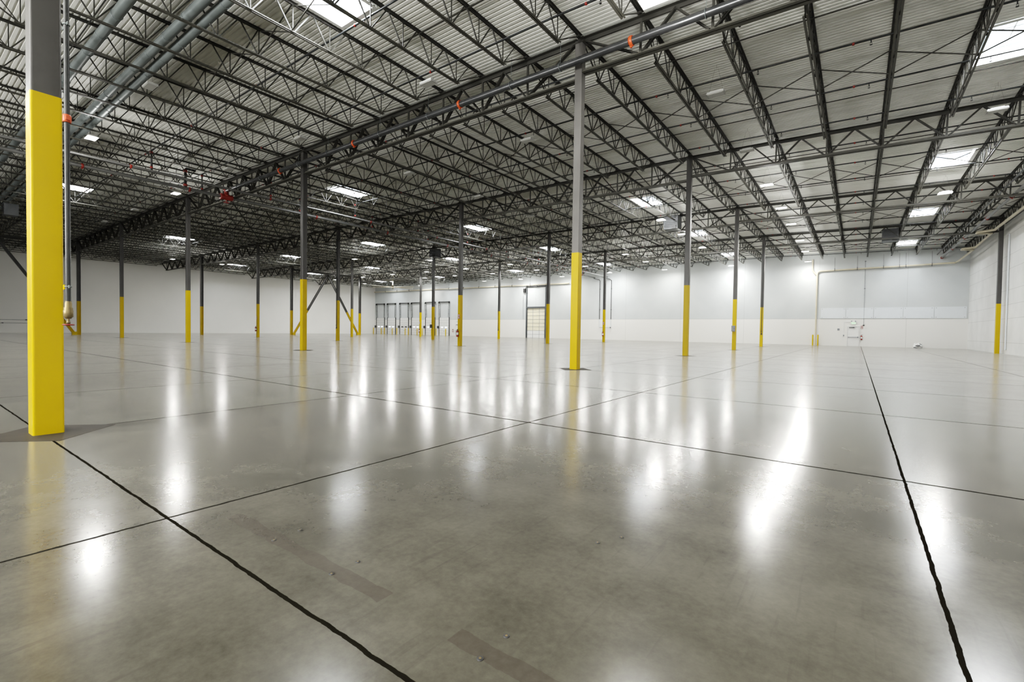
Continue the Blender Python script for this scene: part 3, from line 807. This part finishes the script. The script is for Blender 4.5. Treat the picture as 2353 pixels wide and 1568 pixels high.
# tall drive-in door
t = thing('door_7', 'tall translucent cream drive-in door with dark frame tracks', 'door', (-34.28, YF, 0)); struct(t)
W = 3.55; p = MB()
p.box((0,-.05,2.38), (W-.02,.03,4.76), 0)
for q in range(9):
    p.box((0,-.07,4.76*q/8), (W-.1,.03,.035), 1)
for s in (-.62, .62): p.box((s,-.072,2.38), (.05,.03,4.76), 1)
p.box((0,-.068,.60), (W-.1,.01,1.15), 2)
p.build('door_panel', [M['door_cream'], M['grey_box'], M['white_paint']], t)
for s in (-1, 1):
    MB().box((s*(W/2+.06), -.12, 4.3), (.16, .2, 8.6)).box((s*(W/2-.06), -.1, 2.4), (.12,.12,4.8)).build('track', M['dark_box'], t)
MB().box((0,-.14,4.88), (W,.2,.26)).build('header', M['dark_box'], t)
MB().tube((-W/2,-.25,8.25), (W/2,-.25,8.25), .09, 12).box((.0,-.25,8.25), (.5,.3,.2)).build('spring_shaft', M['black'], t)
MB().box((-W/2-.42,-.22,7.65), (.36,.34,.62)).bar((-W/2-.3,-.2,7.9), (-W/2-.1,-.2,8.2), .08, .08).build('motor', M['black'], t)
ch = MB(); ch.tube((-W/2-.75,-.2,3.0), (-W/2-.72,-.2,6.9), .012, 6).tube((-W/2-.62,-.2,3.0), (-W/2-.60,-.2,6.9), .012, 6)
ch.build('pull_chain', M['grey_box'], t)

# exit door, sign, extinguisher
t = thing('door_8', 'white exit door with panic bar and closer', 'door', (6.82, YF, 0)); struct(t)
MB().box((0,-.03,1.05), (.96,.05,2.08)).build('door_leaf', M['white_paint'], t)
MB().box((-.53,-.03,1.07), (.07,.08,2.14)).box((.53,-.03,1.07), (.07,.08,2.14)).box((0,-.03,2.15), (1.13,.08,.07)).build('door_frame', M['white_paint'], t)
MB().tube((-.43,-.10,.98), (.40,-.10,.98), .028, 10).box((.42,-.08,.98), (.10,.09,.13)).box((-.43,-.07,.98), (.06,.06,.07)).build('panic_bar', M['grey_box'], t)
MB().box((-.14,-.09,2.02), (.46,.08,.08)).bar((-.1,-.13,2.06), (.30,-.13,2.10), .02, .02).build('door_closer', M['dark_box'], t)
t = thing('exit_sign', 'glowing green exit sign with two lamp heads above the exit door', 'sign', (6.82, YF-.05, 2.50))
MB().box((0,0,0), (.44,.07,.28)).build('housing', M['white_paint'], t)
MB().box((0,-.038,0), (.40,.006,.24)).build('face', M['sign_glow'], t)
cu = bpy.data.curves.new('exit_text', 'FONT'); cu.body = 'EXIT'; cu.size = .19; cu.align_x = 'CENTER'; cu.align_y = 'CENTER'; cu.extrude = .003
tmp = bpy.data.objects.new('exit_text', cu); me_exit = bpy.data.meshes.new_from_object(tmp); bpy.data.objects.remove(tmp)
me_exit.materials.clear(); me_exit.materials.append(M['green'])
put('lettering', me_exit, t, loc=(0,-.045,0), rot=(PI/2,0,0))
for s in (-1, 1):
    MB().lathe((s*.17,-.02,.21), [(.001,-.05), (.045,-.05), (.06,0), (.06,.06), (.001,.06)], 12, 'y').tube((s*.14,0,.12), (s*.17,0,.2), .012, 6).build('lamp_head', M['grey_box'], t)

def extinguisher(x, y, z, lab, facing=-1):
    t = thing('fire_extinguisher', lab, 'fire extinguisher', (x, y, z), 'fire extinguishers')
    MB().lathe((0,0,0), [(.001,0), (.075,0), (.082,.02), (.082,.36), (.07,.42), (.03,.45), (.03,.47), (.001,.47)], 16).build('cylinder', M['red'], t)
    MB().lathe((0,0,.14), [(.0825,0), (.084,.005), (.084,.17), (.0825,.175)], 16).build('label_band', M['white_paint'], t)
    MB().box((0,0,.50), (.05,.05,.07)).bar((-.02,0,.54), (.11,0,.58), .02, .015).bar((-.02,0,.51), (.10,0,.49), .02, .012).build('valve', M['black'], t)
    MB().ring_tube([(-.02,-.01,.50), (-.09,-.02,.49), (-.115,-.03,.40), (-.10,-.03,.2), (-.098,-.03,.12)], .011, 8).build('hose', M['black'], t)
    MB().box((0,.085,.25), (.09,.02,.36)).build('bracket', M['black'], t)
def firesign(x, y, z, lab):
    t = thing('extinguisher_sign', lab, 'sign', (x, y, z), 'extinguisher signs')
    MB().box((0,0,0), (.16,.012,.34)).build('plate', M['red'], t)
    MB().box((0,-.007,.11), (.11,.004,.05)).box((0,-.007,.04), (.10,.004,.03)).box((0,-.007,-.08), (.07,.004,.13)).build('marking', M['white_paint'], t)
extinguisher(7.55, YF-.12, .70, 'red fire extinguisher on the wall right of the exit door')
firesign(7.56, YF-.01, 2.05, 'red and white extinguisher sign right of the exit door')
extinguisher(-52.45, YF-.12, .70, 'red fire extinguisher on far wall right of the dock doors')
t = thing('door_9', 'white personnel door beside the dock doors', 'door', (-51.4, YF, 0)); struct(t)
MB().box((0,-.03,1.05), (.96,.05,2.08)).build('door_leaf', M['white_paint'], t)
MB().box((-.53,-.03,1.07), (.07,.08,2.14)).box((.53,-.03,1.07), (.07,.08,2.14)).box((0,-.03,2.15), (1.13,.08,.07)).build('door_frame', M['white_paint'], t)
MB().tube((-.40,-.10,.95), (.43,-.10,.95), .028, 10).build('panic_bar', M['grey_box'], t)
MB().box((.0,-.09,2.02), (.46,.08,.08)).build('door_closer', M['dark_box'], t)
t = thing('exit_sign', 'pale exit sign above the personnel door by the dock doors', 'sign', (-51.4, YF-.05, 2.60))
MB().box((0,0,0), (.44,.07,.26)).build('housing', M['white_paint'], t)
put('lettering', me_exit, t, loc=(0,-.045,0), rot=(PI/2,0,0))
for i, j, dx in ((2,2,-.05), (2,4,-.03), (4,2,-.03), (4,4,-.02)):
    nm = {(2,2):'second from right, second girder row', (2,4):'second from right, rear girder row', (4,2):'fourth from right, second girder row', (4,4):'fourth from right, rear girder row'}[(i,j)]
    extinguisher(XS[i]+dx, YS[j]-CW/2-.10, .66, f'red fire extinguisher hung on yellow column {nm}')
    firesign(XS[i], YS[j]-CW/2-.012, 2.12, f'red sign above extinguisher on yellow column {nm}')

# white boards along the far wall, right side
bx = [3.80, 6.12, 8.52, 10.93, 13.31, 15.70]
for k in range(5):
    w = bx[k+1]-bx[k]
    t = thing('wall_panel', f'white board fixed to the far wall, {ordn(k+1)} of five from left', 'panel', ((bx[k]+bx[k+1])/2, YF-.02, 3.58), 'white wall boards')
    MB().box((0,0,0), (w-.05,.04,1.14)).build('board', M['panel_white'], t)
    f = MB()
    for sx in (-1,1):
        for sz in (-1,1): f.lathe((sx*(w/2-.16),-.02,sz*.46), [(.001,-.012), (.03,-.012), (.03,.0)], 8, 'y')
    f.build('fixing', M['grey_box'], t)
# conduit to the exit sign / bell
t = thing('conduit', 'thin conduit dropping down the far wall near exit door', 'conduit', (7.70, YF-.03, 2.2))
MB().tube((0,0,.1), (0,0,7.0), .016, 8).build('tube', M['grey_box'], t)
MB().lathe((0,-.05,.07), [(.001,-.04), (.07,-.03), (.08,.04), (.001,.05)], 12, 'y').build('alarm_bell', M['black'], t)
MB().box((0,0,4.0), (.14,.03,.05)).box((0,0,6.9), (.14,.03,.05)).build('strap', M['dark_box'], t)
t = thing('switch_box', 'small grey switch box left of the exit door', 'switch', (5.98, YF-.03, 1.15)); MB().box((0,0,0), (.10,.06,.16)).box((0,-.035,.0), (.03,.02,.05)).build('box', M['grey_box'], t)
MB().tube((0,0,.08), (0,0,1.5), .010, 6).tube((0,0,1.5), (.62,0,1.5), .010, 6).build('conduit', M['panel_white'], t)
t = thing('notice_plate', 'small grey notice plate left of the exit door', 'sign', (5.50, YF-.01, 1.80)); MB().box((0,0,0), (.20,.012,.22)).box((0,-.008,0), (.15,.004,.14)).build('plate', M['grey_box'], t)

# cream drain pipes
def cream_pipe(lab, pts, r=.085, hang=()):
    P0 = Vector(pts[0]); t = thing('drain_pipe', lab, 'pipe', tuple(P0), 'cream drain pipes')
    MB().ring_tube([Vector(p)-P0 for p in pts], r, 14).build('pipe', M['cream'], t)
    for c in hang:
        c = Vector(c)-P0
        MB().box(c+Vector((0,0,.02)), (.05,.26,.30)).tube(c+Vector((0,0,.1)), (c.x, c.y, 9.7-P0.z), .012, 6).build('hanger', M['dark_box'], t)
cream_pipe('cream drain pipe along the far wall, bending down to the floor', [(14.72,49.35,8.42), (12,49.38,8.38), (3.75,49.42,8.28), (3.52,49.43,8.24), (3.42,49.44,8.1), (3.40,49.45,7.9), (3.40,49.45,.02)], .085,
           [(x, 49.4, 8.34) for x in (5.0, 7.0, 9.2, 10.5, 11.0, 13.0)])
cream_pipe('short cream pipe elbow joining the downpipe top left', [(2.95,49.42,9.6), (2.95,49.42,8.5), (3.02,49.42,8.3), (3.34,49.43,7.86)], .075)
cream_pipe('cream pipe sloping along the right wall with a jog at column', [(14.95,-2,8.95), (14.95,33.6,8.95), (14.95,34.7,8.93), (14.1,35.0,8.9), (14.1,35.35,8.88), (14.95,35.7,8.86), (14.95,41.5,8.70), (14.2,41.8,8.68), (14.2,42.2,8.66), (14.95,42.5,8.64), (14.8,48.6,8.45), (14.70,49.33,8.42)], .085)
cream_pipe('long cream pipe along the far wall above the dock doors', [(-74.9,49.3,8.75), (-28.2,49.3,8.42)], .09, [(-74.9+3.6*k, 49.3, 8.75-.0071*3.6*k) for k in range(1, 13)])
bollard(3.18, 49.0, 1.2, 'yellow bollard left of the cream downpipe', .07); bollard(3.66, 49.0, 1.2, 'yellow bollard right of the cream downpipe', .07)
# dark drops on the far wall
for x, lb, z0 in ((-23.15,'left',2.95), (-21.38,'right',2.95)):
    t = thing('drop_pipe', f'dark vertical drop pipe on far wall, {lb} one of the pair', 'pipe', (x, YF-.15, z0))
    MB().ring_tube([(0,0,0), (0,0,5.6), (-.1 if lb=='left' else -.2,-.15,5.75), (-.8,-.5,5.95)], .045, 10).build('pipe', M['pipe'], t)
    MB().box((0,.05,1.4), (.13,.12,.06)).box((0,.05,4.4), (.13,.12,.06)).build('strap', M['dark_box'], t)
    MB().tube((0,0,0), (0,0,-1.15), .04, 10).build('lower_pipe', M['panel_white'], t)
t = thing('inspector_valve', 'small dark pipe and valve low on the far wall between drops', 'valve', (-21.4, YF-.2, 1.78))
MB().tube((0,0,0), (-1.75,0,0), .03, 8).build('pipe', M['grey_box'], t); MB().lathe((0,0,-.08), [(.001,0), (.08,0), (.08,.16), (.001,.16)], 10).build('valve_body', M['dark_box'], t)

# crumpled plastic on the floor by the far wall
def crumple():
    import bmesh
    bm = bmesh.new(); bmesh.ops.create_icosphere(bm, subdivisions=4, radius=1)
    rnd = random.Random(3)
    sites = [Vector((rnd.uniform(-1,1), rnd.uniform(-1,1), rnd.uniform(-1,1))).normalized() for _ in range(46)]
    for v in bm.verts:
        n = v.co.normalized(); ds = sorted((n-s).length for s in sites)
        r = .72 + .65*(ds[1]-ds[0]) + .10*math.sin(9*n.x+4*n.y)
        v.co = Vector((n.x*r*.42, n.y*r*.30, max(0, n.z*r*.36+.19)))
    me = bpy.data.meshes.new('sheet'); bm.to_mesh(me); bm.free(); return me
t = thing('plastic_sheet', 'crumpled heap of white plastic sheeting on floor by far wall', 'plastic sheet', (12.1, 48.9, 0))
me = crumple(); me.materials.append(M['white_paint']); put('sheet', me, t)
MB().bar((-.2,-.30,.22), (.16,-.32,.26), .05, .10).bar((-.33,-.22,.05), (-.1,-.28,.04), .06, .07).bar((.1,-.26,.42), (.28,-.2,.36), .05, .05).build('dark_fold', M['dark_box'], t)

# boxes and pipes on columns
def colbox(i, j, z, size, m, nm, lab, cat, dx=0):
    t = thing(nm, lab, cat, (XS[i]+dx, YS[j]-CW/2-size[1]/2-.003, z))
    MB().box((0,0,0), size).box((0,-size[1]/2-.008,0), (size[0]*.8,.016,size[2]*.85)).build('enclosure', M[m], t)
    MB().box((size[0]*.28,-size[1]/2-.02,0), (.02,.02,.07)).build('latch', M['black'], t)
colbox(1, 3, 1.55, (.24,.14,.42), 'grey_box', 'panel_box', 'grey electrical box on the right column of third girder row', 'electrical box', -.03)
colbox(3, 3, 1.50, (.22,.14,.38), 'dark_box', 'panel_box', 'dark electrical box on the third column of third girder row', 'electrical box', -.14)
for i, j, lab in ((1,4,'right column of the rear girder row'), (3,2,'third column of second girder row'), (3,4,'third column of the rear girder row')):
    t = thing('drop_pipe', f'thin dark drop pipe with valve on the {lab}', 'pipe', (XS[i]+ (.06 if j==2 else .02), YS[j]-CW/2-.05, 1.1))
    MB().tube((0,0,.1), (0,0,8.4), .026, 8).build('pipe', M['pipe'], t)
    MB().lathe((0,0,0), [(.001,0), (.03,0), (.05,.04), (.05,.14), (.03,.18)], 10).bar((-.07,-.03,.32), (.07,-.03,.36), .03, .03).bar((-.02,-.05,.02), (.10,-.05,.06), .03, .03).build('valve', M['black'], t)

# left wall rails
t = thing('wall_rail', 'two thin grey conduits along the left wall behind nearest column', 'conduit', (XL+.03, -12, 0))
MB().tube((0,0,1.56), (0,10.2,1.58), .022, 8).build('upper_conduit', M['grey_box'], t); MB().tube((0,0,1.15), (0,10.2,1.17), .022, 8).build('lower_conduit', M['grey_box'], t)
MB().box((.02,9.9,1.58), (.06,.18,.12)).box((.02,7.9,1.17), (.06,.16,.1)).build('junction_box', M['dark_box'], t)
# alarm bell by right-wall column
t = thing('alarm_bell', 'small dark alarm bell on right wall beside the wall column', 'bell', (15.77, 37.6, 1.75))
MB().lathe((0,0,0), [(.001,-.08), (.08,-.06), (.11,0), (.001,.02)], 12, 'x').build('gong', M['black'], t); MB().box((.0,0,-.12), (.06,.08,.08)).build('back_box', M['dark_box'], t)
t = thing('wall_conduit', 'pale conduit running up right wall beside the wall column', 'conduit', (15.74, 34.9, 0)); MB().tube((0,0,.3), (0,0,8.6), .045, 10).build('tube', M['panel_white'], t)

# old rack anchors left in the slab
for k, (x, y) in enumerate([(4.55,-11.80), (4.54,-11.64), (5.13,-11.81), (5.13,-11.66), (6.09,-11.82), (6.09,-11.66), (6.01,-10.69), (6.09,-10.54)]):
    nm = ['nearer stub of first pair','farther stub of first pair','nearer stub of second pair','farther stub of second pair','nearer stub of third pair','farther stub of third pair','left of the far pair','right of the far pair'][k]
    t = thing('floor_anchor', f'cut-off steel rack anchor in the floor, {nm}', 'anchor', (x, y, 0), 'cut-off rack anchors')
    MB().lathe((0,0,.0), [(.014,.001), (.013,.0035), (.006,.004), (.001,.0025)], 10).build('ring', M['black'], t); MB().lathe((0,0,.0), [(.005,.002), (.005,.005), (.001,.005)], 8).build('stud', M['brass'], t)

# ------------------------------------------------------------------ world, camera
w = bpy.data.worlds.new('sky'); bpy.context.scene.world = w; w.use_nodes = True
bg = w.node_tree.nodes['Background']; bg.inputs[0].default_value = (.75, .87, 1, 1); bg.inputs[1].default_value = 1.0

cam = bpy.data.cameras.new('camera'); co = bpy.data.objects.new('camera', cam); C.objects.link(co)
yaw, pitch, roll = math.radians(36.34798388), math.radians(-1.34078244), math.radians(.84745331)
fwd = Vector((-math.sin(yaw), math.cos(yaw), 0)); rt = Vector((math.cos(yaw), math.sin(yaw), 0)); up = Vector((0,0,1))
F = fwd*math.cos(pitch) + up*math.sin(pitch); U0 = up*math.cos(pitch) - fwd*math.sin(pitch)
R = rt*math.cos(roll) + U0*math.sin(roll); U = U0*math.cos(roll) - rt*math.sin(roll)
co.matrix_world = Matrix(((R.x,U.x,-F.x,CAM.x), (R.y,U.y,-F.y,CAM.y), (R.z,U.z,-F.z,CAM.z), (0,0,0,1)))
cam.sensor_width = 36; cam.sensor_fit = 'HORIZONTAL'; cam.lens = 1077.11285/2353*36; cam.clip_end = 300
S = bpy.context.scene; S.camera = co
S.view_settings.view_transform = 'Standard'; S.view_settings.look = 'None'; S.view_settings.exposure = 0.12
# display curve in the manner of the photograph's blended exposure: shadows lifted, highlights rolled off
S.view_settings.use_curve_mapping = True
cm = S.view_settings.curve_mapping; cv = cm.curves[3]
cm.use_clip = False; cm.extend = 'EXTRAPOLATED'
cv.points[0].location = (0, 0); cv.points[-1].location = (1, .84)
for px, py in ((.012, .013), (.03, .039), (.06, .090), (.12, .190), (.24, .365), (.45, .56), (.7, .71)): cv.points.new(px, py)
cm.update()
cy = S.cycles
cy.max_bounces = 5; cy.diffuse_bounces = 3; cy.glossy_bounces = 2; cy.transmission_bounces = 2
cy.sample_clamp_indirect = 4.0; cy.use_denoising = True; cy.caustics_reflective = False; cy.caustics_refractive = False
cy.use_adaptive_sampling = True; cy.adaptive_threshold = .06; cy.adaptive_min_samples = 12; cy.time_limit = 750
